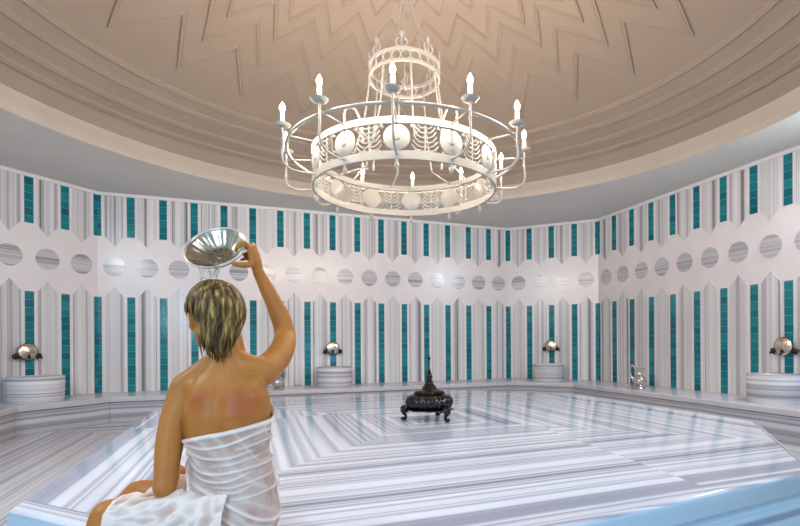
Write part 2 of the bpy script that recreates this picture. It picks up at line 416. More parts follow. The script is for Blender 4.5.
# ------------------------------------------------------------------ basins, taps, jugs
def along(side, u, off, h):
    w, L, n, a, ang = WALLS[side]
    t = Vector((math.cos(ang), math.sin(ang), 0)); o = Vector((math.sin(ang), -math.cos(ang), 0))
    p = a + t * u * S + o * off * S; p.z = Z(h); return p, ang
def make_basin():
    root = empty('wash_basin'); R = .70 * S; H = .77 * S
    bm = bmesh.new()
    lathe(bm, [(R * .95, 0), (R * .97, .01), (R * .985, H * .3), (R, H * .93), (R * .995, H * .97), (R * .97, H), (R * .86, H), (R * .83, H * .96), (R * .74, H * .5), (R * .5, H * .28), (R * .1, H * .24)], n=56)
    mesh_obj('bowl_block', bm, M_BASIN, root, smooth=True)
    bm = bmesh.new(); tube(bm, [(R * .992 * math.cos(a * PI / 28), R * .992 * math.sin(a * PI / 28), H * .955) for a in range(56)], .006, 6, closed=True)
    mesh_obj('rim_bead', bm, M_BASIN, root, smooth=True)
    return root
def make_tap():
    root = empty('wall_tap')                          # -y towards the room
    bm = bmesh.new(); tube(bm, [(0, -.004, 0), (0, -.09, 0)], .022, 14); tube(bm, [(-.125, -.045, -.04), (.125, -.045, -.04)], .017, 12)
    tube(bm, spline([(0, -.06, -.01), (0, -.11, -.03), (0, -.13, -.06), (0, -.132, -.09)]), .013, 12)
    mesh_obj('tap_body', bm, M_BRONZE, root, smooth=True)
    R = .112
    bm = bmesh.new(); M = Matrix.Translation((0, -.085, .012)) @ Matrix.Rotation(PI / 2, 4, 'X')
    lathe(bm, [(R * .98, 0), (R, .004), (R * .99, .009), (R * .93, .013), (R * .8, .020), (R * .5, .028), (R * .2, .032), (R * .16, .037), (.002, .039)], n=48, M=M)
    mesh_obj('round_cover', bm, M_COVER, root, smooth=True)
    bm = bmesh.new(); tube(bm, [(.0 + R * math.cos(a * PI / 24), -.087, .012 + R * math.sin(a * PI / 24)) for a in range(48)], .0075, 8, closed=True)
    mesh_obj('cover_rim', bm, M_BRONZE, root, smooth=True)
    for s in (-1, 1):
        bm = bmesh.new()
        tube(bm, [(s * .125, -.003, -.04), (s * .125, -.07, -.04)], .02, 12)
        lathe(bm, [(.012, 0), (.034, .006), (.038, .02), (.03, .032), (.012, .04)], n=16, M=Matrix.Translation((s * .128, -.07, -.042)) @ Matrix.Rotation(PI / 2, 4, 'X'), rfun=lambda r, z, a: r * (1 + .12 * math.cos(6 * a)))
        tube(bm, [(s * .128, -.08, -.05), (s * .158, -.085, -.066)], [.011, .008], 8); ball(bm, (s * .162, -.085, -.069), .014, 10, 8)
        tube(bm, [(s * .128, -.06, -.055), (s * .13, -.062, -.095)], [.012, .009], 8)
        mesh_obj('tap_handle', bm, M_BRONZE, root, smooth=True)
    return root
BASE = make_basin(); TAP = make_tap()
SPOT = [('back_left', 2.0, 'cylindrical veined marble basin left of the bather, on the angled bench', 'chrome and bronze wall tap above the basin left of the bather'),
        ('back', 8.0, 'cylindrical marble basin on the back bench between the bather and the brazier', 'chrome and bronze wall tap on the back wall, between the bather and the brazier'),
        ('back_right', 2.0, 'small-looking marble basin on the angled bench right of the brazier', 'chrome and bronze wall tap above the basin right of the brazier'),
        ('right', 8.0, 'large-looking marble basin at the right edge, on the right wall bench', 'chrome and bronze wall tap at the right edge, above the largest-looking basin')]
DU = [(-.2, 1.0, .94, -.15, -.21), (-.07, .98, .96, -.05, -.19), (-.03, .93, .93, 0, -.17), (.1, .96, .97, -.02, -.17)]
for i, (side, u, lb, lt) in enumerate(SPOT):
    b = BASE if i == 0 else copy_tree(BASE); p, ang = along(side, u + DU[i][0], .72, H_BOT); b.location = p; b.scale = (DU[i][1], DU[i][1], DU[i][2]); b.rotation_euler = (0, 0, ang + .7 * i); tag(b, lb, 'basin', 'marble wash basins')
    t = TAP if i == 0 else copy_tree(TAP); p, ang = along(side, u + DU[i][3], .02, DU[i][4]); t.location = p; t.rotation_euler = (0, 0, ang); tag(t, lt, 'tap', 'wall taps')
def make_jug():
    root = empty('silver_jug'); bm = bmesh.new()
    pr = [(.045, 0), (.055, .004), (.05, .014), (.03, .022), (.045, .035), (.066, .06), (.07, .082), (.058, .11), (.036, .135), (.028, .155), (.034, .18), (.052, .205), (.05, .206), (.03, .18), (.022, .155), (.01, .12)]
    def rf(r, z, a):
        if z > .17: r *= 1 + .35 * max(0, math.cos(a)) ** 6
        return r
    lathe(bm, pr, n=32, rfun=rf); mesh_obj('jug_body', bm, M_CHROME, root, smooth=True)
    bm = bmesh.new(); tube(bm, spline([(-.03, 0, .19), (-.075, 0, .235), (-.10, 0, .19), (-.088, 0, .12), (-.058, 0, .085)]), .0085, 8); mesh_obj('jug_handle', bm, M_CHROME, root, smooth=True)
    return root
J = make_jug(); J.location, a_ = along('right', 3.55, 1.12, H_BOT); J.rotation_euler = (0, 0, a_ + .3); J.scale = (1.55,) * 3; tag(J, 'small silver jug with a flared lip standing on the right wall bench', 'jug')
J2 = copy_tree(J); J2.location, a_ = along('back', 5.8, 1.5, H_BOT); J2.rotation_euler = (0, 0, a_ + 2.4); tag(J2, "small silver jug on the back bench, half hidden by the bather's right shoulder", 'jug')

# ------------------------------------------------------------------ brazier
def make_brazier(loc, rz):
    root = empty('brazier', loc, rz); K = .42 / .9 * 1.0
    bm = bmesh.new()
    pr = [(.06, .082), (.12, .086), (.165, .098), (.193, .12), (.206, .15), (.204, .178), (.19, .203), (.165, .222), (.15, .228), (.14, .22), (.05, .18)]
    def rf(r, z, a):
        return r * (1 + .03 * math.cos(28 * a)) if .09 < z < .215 and r > .16 else r
    lathe(bm, pr, n=168, rfun=rf); mesh_obj('pan', bm, M_BLACK, root, smooth='all')
    bm = bmesh.new(); lathe(bm, [(.12, .228), (.138, .229), (.144, .235), (.138, .242), (.12, .244)], n=48); mesh_obj('rim_ring', bm, M_BLACK, root, smooth=True)
    bm = bmesh.new()
    lathe(bm, [(.125, .243), (.132, .248), (.128, .256), (.105, .262), (.078, .266), (.066, .274), (.060, .288), (.048, .305), (.038, .32), (.034, .328), (.040, .335), (.03, .345), (.018, .352)], n=48, rfun=lambda r, z, a: r * (1 + .04 * math.cos(12 * a)) if .262 < z < .325 else r)
    lid = mesh_obj('lid', bm, M_BLACK, root, smooth='all')
    bm = bmesh.new(); lathe(bm, [(.016, .343), (.022, .352), (.028, .37), (.030, .385), (.024, .405), (.014, .42), (.018, .428), (.012, .44), (.007, .46), (.006, .49), (.010, .50), (.006, .507), (.007, .52), (.012, .535), (.013, .545), (.008, .558), (.001, .562)], n=20); mesh_obj('finial', bm, M_BLACK, lid, smooth=True)
    for k in range(3):
        a = k * 2 * PI / 3
        M = Matrix.Rotation(a, 4, 'Z'); bm = bmesh.new()
        P = spline([(.15, 0, .125), (.20, 0, .118), (.232, 0, .10), (.228, 0, .07), (.208, 0, .042), (.212, 0, .02), (.235, 0, .012)])
        n_ = len(P); tube(bm, [M @ p for p in P], [.02 + .018 * math.sin(PI * min(1, i / n_ * 1.6)) - .010 * i / n_ for i in range(n_)], 10, flat=(1.15, .75))
        ball(bm, M @ Vector((.232, 0, .018)), .024, 12, 8, (1.2, 1, .75)); ball(bm, M @ Vector((.222, 0, .115)), .03, 12, 8, (1.1, 1.3, .7))
        lg = mesh_obj('leg', bm, M_BLACK, root, smooth='all')
        bm = bmesh.new()
        P = [M @ Vector((.205 + .035 * math.cos(t * PI / 10) , .045 * math.sin(t * PI / 10), .098 + .012 * math.cos(t * PI / 5))) for t in range(-6, 7)]
        tube(bm, P, .009, 8); mesh_obj('scroll', bm, M_BLACK, lg, smooth=True)
    bm = bmesh.new(); lathe(bm, [(.17, .088), (.20, .09), (.215, .096), (.20, .103), (.17, .106)], n=60, rfun=lambda r, z, a: r * (1 + .05 * math.cos(9 * a))); mesh_obj('base_flange', bm, M_BLACK, root, smooth='all')
    return root
bz = make_brazier(V(8.21, -10.92, -1.5), math.radians(-69))
tag(bz, 'black footed brazier with fluted pan and pointed lid standing mid platform', 'brazier')

# ------------------------------------------------------------------ chandelier
CH = empty('chandelier', (DC.x + .018, DC.y, Z(-.05))); tag(CH, 'large white ironwork ring chandelier with twelve lit candle bulbs under the dome', 'chandelier')
cs = .98 * S
def P3(r, a, h): return Vector((r * cs * math.cos(a), r * cs * math.sin(a), h * S))
CA = math.atan2(-(-20 + 9.0), 0)                     # reference only
TOCAM = math.atan2(-19.9953 + 11.0, 4.9753 - 7.68)
A0 = TOCAM - math.radians(4.6)
RB, HB0, HB1 = 1.75, 2.94, 3.61
bm = bmesh.new()
def hoop(bm, R, h0, h1, th, n=96):
    lathe(bm, [(R * cs - th, h0 * S), (R * cs + th, h0 * S), (R * cs + th, h1 * S), (R * cs - th, h1 * S), (R * cs - th, h0 * S)], n=n, cap=False)
band = None
bm = bmesh.new(); hoop(bm, RB, HB1 - .11, HB1, .012); hoop(bm, RB, HB0, HB0 + .13, .010); band = mesh_obj('band', bm, M_CHAND, CH, smooth=True)
def disc_mesh():
    bm = bmesh.new(); r = .215 * cs
    lathe(bm, [(.001, -.006), (r * .96, -.006), (r, -.003), (r, .003), (r * .96, .006), (r * .75, .006), (r * .7, .009), (r * .25, .009), (r * .2, .016), (.001, .018)], n=28, M=Matrix.Rotation(PI / 2, 4, 'Y'))
    return bm
def palm_mesh():
    bm = bmesh.new(); hh = .245 * S                   # local: x out, y tangent, z up
    tube(bm, [(0, 0, -hh), (0, 0, hh)], .006, 6)
    for s in (-1, 1):
        for k in range(6):
            z = -.20 + .075 * k; w = .21 - .012 * k
            tube(bm, bez((0, 0, z * S), (0, s * w * .35 * S, (z - .05) * S), (0, s * w * .8 * S, (z + .01) * S), (0, s * w * S, (z + .085) * S), 6), .0058, 5)
        tube(bm, bez((0, 0, .2 * S), (0, s * .06 * S, .26 * S), (0, s * .2 * S, .27 * S), (0, s * .22 * S, .17 * S), 8), .0055, 6)
        ball(bm, (0, s * .215 * S, .165 * S), .012, 8, 6)
        tube(bm, bez((0, 0, -.235 * S), (0, s * .08 * S, -.16 * S), (0, s * .16 * S, -.19 * S), (0, s * .22 * S, -.24 * S), 6), .005, 5)
    return bm
disc0 = palm0 = None
def radial(a, R, h): return Matrix.Translation(P3(R, a, h)) @ Matrix.Rotation(a, 4, 'Z')
HM = (HB0 + .13 + HB1 - .11) / 2
for k in range(12):
    a = A0 + k * PI / 6
    if disc0 is None:
        disc0 = mesh_obj('disc', disc_mesh(), M_CHAND, CH, smooth=True); disc0.matrix_basis = radial(a, RB, HM)
        palm0 = mesh_obj('palmette', palm_mesh(), M_CHAND, CH, smooth=True); palm0.matrix_basis = radial(a + PI / 12, RB, HM)
    else:
        dup(disc0, CH, radial(a, RB, HM)); dup(palm0, CH, radial(a + PI / 12, RB, HM))
bm = bmesh.new(); tube(bm, [P3(2.22, 2 * PI * k / 96, 3.60) for k in range(96)], .0125, 10, closed=True); mesh_obj('outer_ring', bm, M_CHAND, CH, smooth=True)
# arms with dish, candle sleeve and bulb
def arm_parts():
    o = {}
    RC = 2.33
    bm = bmesh.new()                                   # local x outwards from the axis
    x = lambda r: r * cs
    tube(bm, bez((x(1.75), 0, 3.02 * S), (x(2.05), 0, 3.0 * S), (x(2.40), 0, 2.95 * S), (x(RC), 0, 3.35 * S), 12) + bez((x(RC), 0, 3.35 * S), (x(RC - .02), 0, 3.5 * S), (x(RC), 0, 3.6 * S), (x(RC), 0, 3.72 * S), 5)[1:], .0085, 8)
    tube(bm, [(x(1.75), 0, 3.58 * S), (x(2.33), 0, 3.58 * S)], .0065, 6)
    o['arm'] = bm
    bm = bmesh.new(); lathe(bm, [(.004, 0), (.03, .002), (.052, .012), (.062, .026), (.058, .028), (.045, .018), (.02, .012)], n=24, M=Matrix.Translation((x(RC), 0, 3.70 * S))); o['drip_dish'] = bm
    bm = bmesh.new(); lathe(bm, [(.016, 0), (.0165, .082), (.014, .095), (.008, .098)], n=14, M=Matrix.Translation((x(RC), 0, 3.745 * S))); o['candle_sleeve'] = bm
    bm = bmesh.new(); lathe(bm, [(.008, 0), (.017, .014), (.021, .03), (.017, .048), (.008, .066), (.001, .078)], n=14, M=Matrix.Translation((x(RC), 0, 3.96 * S))); o['bulb'] = bm
    return o
A_ = arm_parts()
arm0 = mesh_obj('arm', A_['arm'], M_CHAND, CH, smooth='all')
mesh_obj('drip_dish', A_['drip_dish'], M_CHAND, arm0, smooth=True); mesh_obj('candle_sleeve', A_['candle_sleeve'], M_CANDLE, arm0, smooth=True); mesh_obj('bulb', A_['bulb'], M_BULB, arm0, smooth='all')
arm0.rotation_euler = (0, 0, A0)
for k in range(1, 12):
    c = copy_tree(arm0, CH); c.rotation_euler = (0, 0, A0 + k * PI / 6)
for k in range(12):
    a = A0 + k * PI / 6; p = P3(2.33, a, 4.06)
    ld = bpy.data.lights.new('candle_light', 'POINT'); ld.energy = 37.0; ld.color = (1.0, .84, .66); ld.shadow_soft_size = .03
    lo = bpy.data.objects.new('candle_light', ld); link(lo, CH); lo.location = p
# pendants under the band
bm = bmesh.new(); lathe(bm, [(.002, 0), (.012, -.006), (.008, -.018), (.016, -.032), (.018, -.04), (.010, -.062), (.002, -.075)], n=12)
pen0 = mesh_obj('pendant', bm, M_CHAND, CH, smooth='all'); pen0.location = P3(RB, A0, HB0)
for k in range(1, 12): dup(pen0, CH, Matrix.Translation(P3(RB, A0 + k * PI / 6, HB0)))
# upper crown, rods, scrolls, spider and chain
bm = bmesh.new(); hoop(bm, .68, 5.08, 5.13, .008, 48); hoop(bm, .68, 5.29, 5.34, .008, 48)
for k in range(24):
    a = k * PI / 12
    tube(bm, [P3(.68, a + .13 * math.cos(t * PI / 4), 5.21 + .085 * math.sin(t * PI / 4)) for t in range(8)], .0055, 5, closed=True)
crown = mesh_obj('crown', bm, M_CHAND, CH, smooth=True)
bm = bmesh.new()
for s in (-1, 1): tube(bm, bez((0, 0, 0), (0, s * .09 * S, .02 * S), (0, s * .16 * S, .1 * S), (0, s * .05 * S, .17 * S), 8), .0065, 6)
tube(bm, [(0, 0, 0), (0, 0, .2 * S)], .006, 6); ball(bm, (0, 0, .25 * S), .05 * S, 10, 8, (.5, .8, 1.3))
fl0 = mesh_obj('fleuron', bm, M_CHAND, crown, smooth=True); fl0.matrix_basis = radial(A0, .68, 5.33)
for k in range(1, 8): dup(fl0, crown, radial(A0 + k * PI / 4, .68, 5.33))
for k in range(8):
    a = A0 + k * PI / 4 + .25
    bm = bmesh.new(); tube(bm, [P3(.67, a, 5.1), P3(.78, a, 4.3), P3(.98, a, 3.62), P3(1.74, a, 3.58)], .008, 7); mesh_obj('rod', bm, M_CHAND, CH, smooth=True)
for k in range(4):
    a = A0 + PI / 4 + k * PI / 2
    bm = bmesh.new(); pts_ = [P3(1.0, a, 3.62), P3(1.04, a, 3.95), P3(1.18, a, 4.16), P3(1.36, a, 4.1), P3(1.40, a, 3.9), P3(1.32, a, 3.72), P3(1.24, a, 3.72)]
    tube(bm, spline(pts_, 5), .0095, 8); tube(bm, [P3(1.38, a, 3.95), P3(1.42, a, 3.75), P3(1.74, a, 3.59)], .0085, 8); mesh_obj('scroll', bm, M_CHAND, CH, smooth=True)
bm = bmesh.new(); tube(bm, [P3(.0001, 0, 4.9), P3(.0001, 0, dome_h(0) - .02)], .006, 8)
for k in range(4):
    tube(bm, [P3(.67, A0 + k * PI / 2 + .5, 5.33), P3(.0, 0, 7.0)], .0055, 6)
lathe(bm, [(.02, 0), (.09, -.01), (.1, -.03), (.06, -.06), (.01, -.09)], n=24, M=Matrix.Translation((0, 0, (dome_h(0)) * S + .0)))
mesh_obj('suspension', bm, M_CHAND, CH, smooth=True)
# ------------------------------------------------------------------ the bather
def skin_mat():
    m = Mat('skin'); tc = m.n('ShaderNodeTexCoord')
    nz = m.n('ShaderNodeTexNoise'); nz.inputs['Scale'].default_value = 9; nz.inputs['Detail'].default_value = 3; m.l(tc.outputs['Object'], nz.inputs['Vector'])
    c = m.mix(nz.outputs['Fac'], srgb(160, 98, 40), srgb(186, 124, 58))
    for (p, r_, k) in (((-.045, -.10, .50), .055, .55), ((.10, -.09, .475), .06, .6), ((.03, -.1, .53), .05, .25)):   # flushed patches
        vd = m.n('ShaderNodeVectorMath', operation='DISTANCE'); m.l(tc.outputs['Object'], vd.inputs[0]); vd.inputs[1].default_value = p
        d = m.math('ADD', vd.outputs['Value'], m.math('MULTIPLY', m.math('SUBTRACT', nz.outputs['Fac'], .5), .06))
        fac = m.n('ShaderNodeMapRange'); fac.interpolation_type = 'SMOOTHSTEP'; m.l(d, fac.inputs[0])
        fac.inputs[1].default_value = r_ * .25; fac.inputs[2].default_value = r_ * 1.35; fac.inputs[3].default_value = k; fac.inputs[4].default_value = 0
        c = m.mix(fac.outputs[0], c, srgb(156, 68, 36))
    m.set(Base_Color=c, Roughness=.48, Specular_IOR_Level=.35, Subsurface_Weight=.08, Subsurface_Radius=(.012, .005, .003)); m.b.inputs['Subsurface Scale'].default_value = 1.0
    return m.m
M_SKIN = skin_mat()
def hair_mat():
    m = Mat('wet dark blond hair'); tc = m.n('ShaderNodeTexCoord'); mp = m.n('ShaderNodeMapping'); mp.inputs['Scale'].default_value = (1, 1, .18)
    m.l(tc.outputs['Object'], mp.inputs[0]); nz = m.n('ShaderNodeTexNoise'); nz.inputs['Scale'].default_value = 75; nz.inputs['Detail'].default_value = 3; m.l(mp.outputs[0], nz.inputs['Vector'])
    c = m.ramp(nz.outputs['Fac'], [(.3, srgb(40, 28, 12)), (.46, srgb(84, 62, 30)), (.58, srgb(124, 98, 50)), (.72, srgb(192, 164, 98))])
    m.set(Base_Color=c, Roughness=.42, Specular_IOR_Level=.3); return m.m
M_HAIR = hair_mat()
def cloth_mat():
    m = Mat('thin wet white cotton'); tc = m.n('ShaderNodeTexCoord'); nz = m.n('ShaderNodeTexNoise'); nz.inputs['Scale'].default_value = 14; nz.inputs['Detail'].default_value = 4; m.l(tc.outputs['Object'], nz.inputs['Vector'])
    m.set(Base_Color=m.mix(nz.outputs['Fac'], srgb(232, 218, 213), srgb(246, 234, 229)), Roughness=.5)
    at = m.n('ShaderNodeAttribute', attribute_name='fold')
    tr = m.n('ShaderNodeBsdfTransparent'); tr.inputs[0].default_value = (1, .98, .97, 1); ms = m.n('ShaderNodeMixShader')
    f = m.n('ShaderNodeMapRange'); m.l(nz.outputs['Fac'], f.inputs[0]); f.inputs[1].default_value = .35; f.inputs[2].default_value = .65; f.inputs[3].default_value = .60; f.inputs[4].default_value = .84
    m.l(m.math('MULTIPLY', f.outputs[0], m.math('SUBTRACT', 1.0, m.math('MULTIPLY', at.outputs['Fac'], .85))), ms.inputs[0]); m.l(m.b.outputs[0], ms.inputs[1]); m.l(tr.outputs[0], ms.inputs[2]); m.l(ms.outputs[0], m.out.inputs[0]); return m.m
M_CLOTH = cloth_mat()

_yaw = .3693; _p = V(4.9753, -19.9953, 0)
seat = _p + Vector((math.cos(_yaw), -math.sin(_yaw), 0)) * -.760 + Vector((math.sin(_yaw), math.cos(_yaw), 0)) * 1.69
seat.z = Z(-1.5)
PER = empty('person', seat, -_yaw)
tag(PER, 'person in a white wrap seated on the platform edge, back turned, pouring water overhead', 'person')

TORSO = [(.022, .020, .004, .132, .115), (.022, .020, .05, .150, .128), (.022, .020, .10, .150, .125), (.022, .015, .17, .141, .110), (.024, .005, .24, .131, .096), (.022, -.005, .30, .125, .09),
         (.023, -.010, .37, .131, .094), (.025, -.010, .44, .138, .098), (.022, -.004, .50, .136, .092), (.016, .002, .545, .118, .078), (.018, .008, .585, .085, .062), (.022, .010, .615, .060, .054), (.020, .012, .65, .051, .053), (.008, .015, .70, .049, .056), (-.010, .015, .745, .05, .06)]
def torso_at(z):
    L = TORSO
    if z <= L[0][2]: return L[0]
    for A, B in zip(L, L[1:]):
        if A[2] <= z <= B[2]:
            t = (z - A[2]) / (B[2] - A[2]); return tuple(a + (b - a) * t for a, b in zip(A, B))
    return L[-1]
def limb(bm, pts, rads, n=18, sub=5, flat=(1, 1)):
    P = spline(pts, sub); R = []
    for i in range(len(P)):
        t = i / sub; k = min(int(t), len(rads) - 2); u = t - k; u = u * u * (3 - 2 * u); R.append(rads[k] + (rads[k + 1] - rads[k]) * u)
    tube(bm, P, R, n, flat=flat)
    ball(bm, P[0], R[0] * .98, 16, 10); ball(bm, P[-1], R[-1] * .98, 16, 10)
bm = bmesh.new()
rings = []
for cx_, cy_, z_, a_, b_ in TORSO:
    ring = []
    for k in range(40):
        th = 2 * PI * k / 40; c_, s_ = math.cos(th), math.sin(th)
        e = 2 / 2.35; x_ = math.copysign(abs(c_) ** e, c_) * a_; y_ = math.copysign(abs(s_) ** e, s_) * b_
        if s_ < 0 and .12 < z_ < .56: y_ += .012 * math.exp(-(x_ / .022) ** 2)          # spine furrow
        ring.append(bm.verts.new((cx_ + x_, cy_ + y_, z_)))
    rings.append(ring)
for A, B in zip(rings, rings[1:]):
    for k in range(40): bm.faces.new((A[k], A[(k + 1) % 40], B[(k + 1) % 40], B[k]))
bm.faces.new(rings[0][::-1]); bm.faces.new(rings[-1])
# shoulder girdle
limb(bm, [(.000, .010, .632), (-.055, .004, .585), (-.118, .000, .530)], [.034, .046, .052])
limb(bm, [(.040, .010, .632), (.080, .012, .600), (.125, .035, .582)], [.034, .045, .050])
limb(bm, [(-.06, -.032, .45), (-.07, -.028, .53)], [.055, .04]); limb(bm, [(.095, -.024, .45), (.108, -.004, .53)], [.057, .045])   # shoulder blades
limb(bm, [(.02, .06, .46), (-.05, .075, .43), (-.06, .07, .41)], [.03, .05, .05]); limb(bm, [(.02, .06, .46), (.09, .08, .44), (.10, .075, .42)], [.03, .05, .05])
# left arm, hanging and resting on the thigh
limb(bm, [(-.124, 0, .532), (-.142, -.018, .46), (-.156, -.045, .36), (-.152, -.085, .215)], [.050, .048, .044, .036])
limb(bm, [(-.152, -.088, .210), (-.192, .00, .220), (-.238, .105, .205), (-.252, .14, .198)], [.036, .038, .029, .025])
limb(bm, [(-.252, .14, .198), (-.262, .175, .195), (-.272, .205, .190)], [.024, .030, .026], flat=(1.2, .7))
for k, (dx, ln) in enumerate(((-.030, .058), (-.011, .066), (.009, .061), (.027, .048))):
    b0 = Vector((-.272 + dx * .95, .205 - abs(dx) * .2, .188)); limb(bm, [b0, b0 + Vector((dx * .15 - .012, ln * .5, .004)), b0 + Vector((dx * .2 - .02, ln * .95, -.012))], [.0092, .0085, .007], n=10, sub=4)
limb(bm, [(-.245, .165, .192), (-.222, .195, .188), (-.222, .225, .180)], [.012, .010, .0085], n=10, sub=4)
# right arm, raised
limb(bm, [(.128, .035, .578), (.146, .12, .620), (.150, .19, .668), (.143, .238, .712)], [.052, .049, .045, .040])
limb(bm, [(.143, .240, .712), (.128, .232, .775), (.095, .205, .865), (.063, .172, .950)], [.040, .038, .030, .0225])
limb(bm, [(.063, .172, .950), (.060, .158, .980), (.057, .143, 1.014), (.054, .138, 1.034)], [.021, .023, .023, .018], flat=(.72, 1.3))
limb(bm, [(.057, .165, .985), (.056, .158, 1.016)], [.016, .015]); limb(bm, [(.056, .135, .985), (.052, .122, 1.028)], [.016, .014])
FG = [([(.049, .117, 1.036), (.037, .096, 1.046), (.019, .093, 1.034), (.004, .103, 1.018)], [.0105, .0098, .009, .0075]),
      ([(.055, .135, 1.040), (.047, .156, 1.052), (.030, .160, 1.046), (.013, .156, 1.036)], [.0105, .0098, .0088, .0075]),
      ([(.057, .152, 1.030), (.048, .164, 1.030), (.034, .155, 1.020), (.019, .142, 1.012)], [.010, .0092, .0085, .0075]),
      ([(.057, .164, 1.012), (.047, .164, 1.006), (.034, .148, .998), (.017, .126, .990)], [.009, .0084, .0076, .0068]),
      ([(.056, .140, .978), (.044, .104, .966), (.028, .080, .964), (.010, .064, .967)], [.013, .0118, .0105, .0085])]
for P_, R_ in FG: limb(bm, P_, R_, n=12, sub=4)
# legs: thighs along the edge, shins over it
limb(bm, [(-.02, -.055, .092), (-.17, -.085, .106), (-.315, -.11, .118)], [.086, .078, .061])
limb(bm, [(-.315, -.11, .116), (-.325, -.15, .02), (-.318, -.175, -.12), (-.312, -.168, -.30), (-.31, -.165, -.365)], [.060, .054, .053, .036, .032])
limb(bm, [(.01, .085, .092), (-.18, .10, .106), (-.356, .11, .118)], [.086, .078, .060])
limb(bm, [(-.356, .11, .116), (-.366, .01, .066), (-.378, -.055, -.04), (-.400, -.07, -.16), (-.405, -.07, -.30), (-.407, -.068, -.365)], [.060, .054, .050, .048, .036, .032])
for (ax_, ay_) in ((-.31, -.165), (-.407, -.068)):
    dx, dy = -.404, -.914
    limb(bm, [(ax_ - dx * .03, ay_ - dy * .03, -.395), (ax_ + dx * .05, ay_ + dy * .05, -.385), (ax_ + dx * .12, ay_ + dy * .12, -.402), (ax_ + dx * .165, ay_ + dy * .165, -.410)], [.030, .036, .026, .016], flat=(1.15, 1.0))
    for q in range(5):
        w_ = (q - 2) * .016; b0 = Vector((ax_ + dx * .16 - dy * w_, ay_ + dy * .16 + dx * w_, -.412)); limb(bm, [b0, b0 + Vector((dx, dy, -.08)) * .022, b0 + Vector((dx, dy, -.1)) * .04], [.011, .010, .009], n=8, sub=3)
# head
HC = Vector((-.031, .012, .776)); HF = Vector((-.67, .742, 0)).normalized(); HL = Vector((-HF.y, HF.x, 0)); UP = Vector((0, 0, 1))
HR = Matrix((HL, HF, UP)).transposed().to_4x4()
def hp(l, f_, u): return HC + HL * l + HF * f_ + UP * u
ball(bm, hp(0, -.006, .012), 1, 32, 20, (.074, .095, .094), HR)
ball(bm, hp(0, .028, -.045), 1, 24, 16, (.058, .060, .066), HR)
limb(bm, [hp(.045, .01, -.06), hp(.025, .065, -.092), hp(0, .078, -.096), hp(-.025, .065, -.092), hp(-.045, .01, -.06)], [.018, .016, .017, .016, .018], n=12)
limb(bm, [hp(0, .086, .012), hp(0, .098, -.012), hp(0, .106, -.030)], [.009, .010, .012], n=10); ball(bm, hp(.011, .095, -.032), .008); ball(bm, hp(-.011, .095, -.032), .008)
limb(bm, [hp(.034, .074, .026), hp(0, .088, .028), hp(-.034, .074, .026)], [.010, .011, .010], n=10)
limb(bm, [hp(.022, .082, -.062), hp(0, .091, -.058), hp(-.022, .082, -.062)], [.005, .0075, .005], n=10); limb(bm, [hp(.018, .082, -.071), hp(0, .089, -.071), hp(-.018, .082, -.071)], [.005, .007, .005], n=10)
for s in (-1, 1):
    limb(bm, [hp(s * .072, -.004, -.035), hp(s * .080, -.012, -.012), hp(s * .082, -.018, .012), hp(s * .076, -.004, .020), hp(s * .073, .004, .002)], [.008, .0075, .007, .0065, .006], n=10)
    ball(bm, hp(s * .040, .050, -.030), .030)                         # cheeks
    ball(bm, hp(s * .030, .074, .008), .015)
me = bpy.data.meshes.new('body_source'); bm.to_mesh(me); bm.free()
tmp = bpy.data.objects.new('body_source', me); COL.objects.link(tmp)
md = tmp.modifiers.new('r', 'REMESH'); md.mode = 'VOXEL'; md.voxel_size = .0044; md.use_smooth_shade = True
md2 = tmp.modifiers.new('s', 'SMOOTH'); md2.factor = .5; md2.iterations = 7
dg = bpy.context.evaluated_depsgraph_get(); dg.update()
me2 = bpy.data.meshes.new_from_object(tmp.evaluated_get(dg))
bpy.data.objects.remove(tmp, do_unlink=True); bpy.data.meshes.remove(me)
me2.name = 'body'; me2.materials.clear(); me2.materials.append(M_SKIN)
for p_ in me2.polygons: p_.use_smooth = True; p_.material_index = 0
body = bpy.data.objects.new('body', me2); link(body, PER)
M_EYE = plain('eye', srgb(235, 232, 228), rough=.15); M_LIP = plain('lip', srgb(176, 92, 82), rough=.4)
for s in (-1, 1):
    bm = bmesh.new(); ball(bm, hp(s * .030, .0795, .008), .0118, 14, 10); mesh_obj('eye', bm, M_EYE, PER, smooth='all')
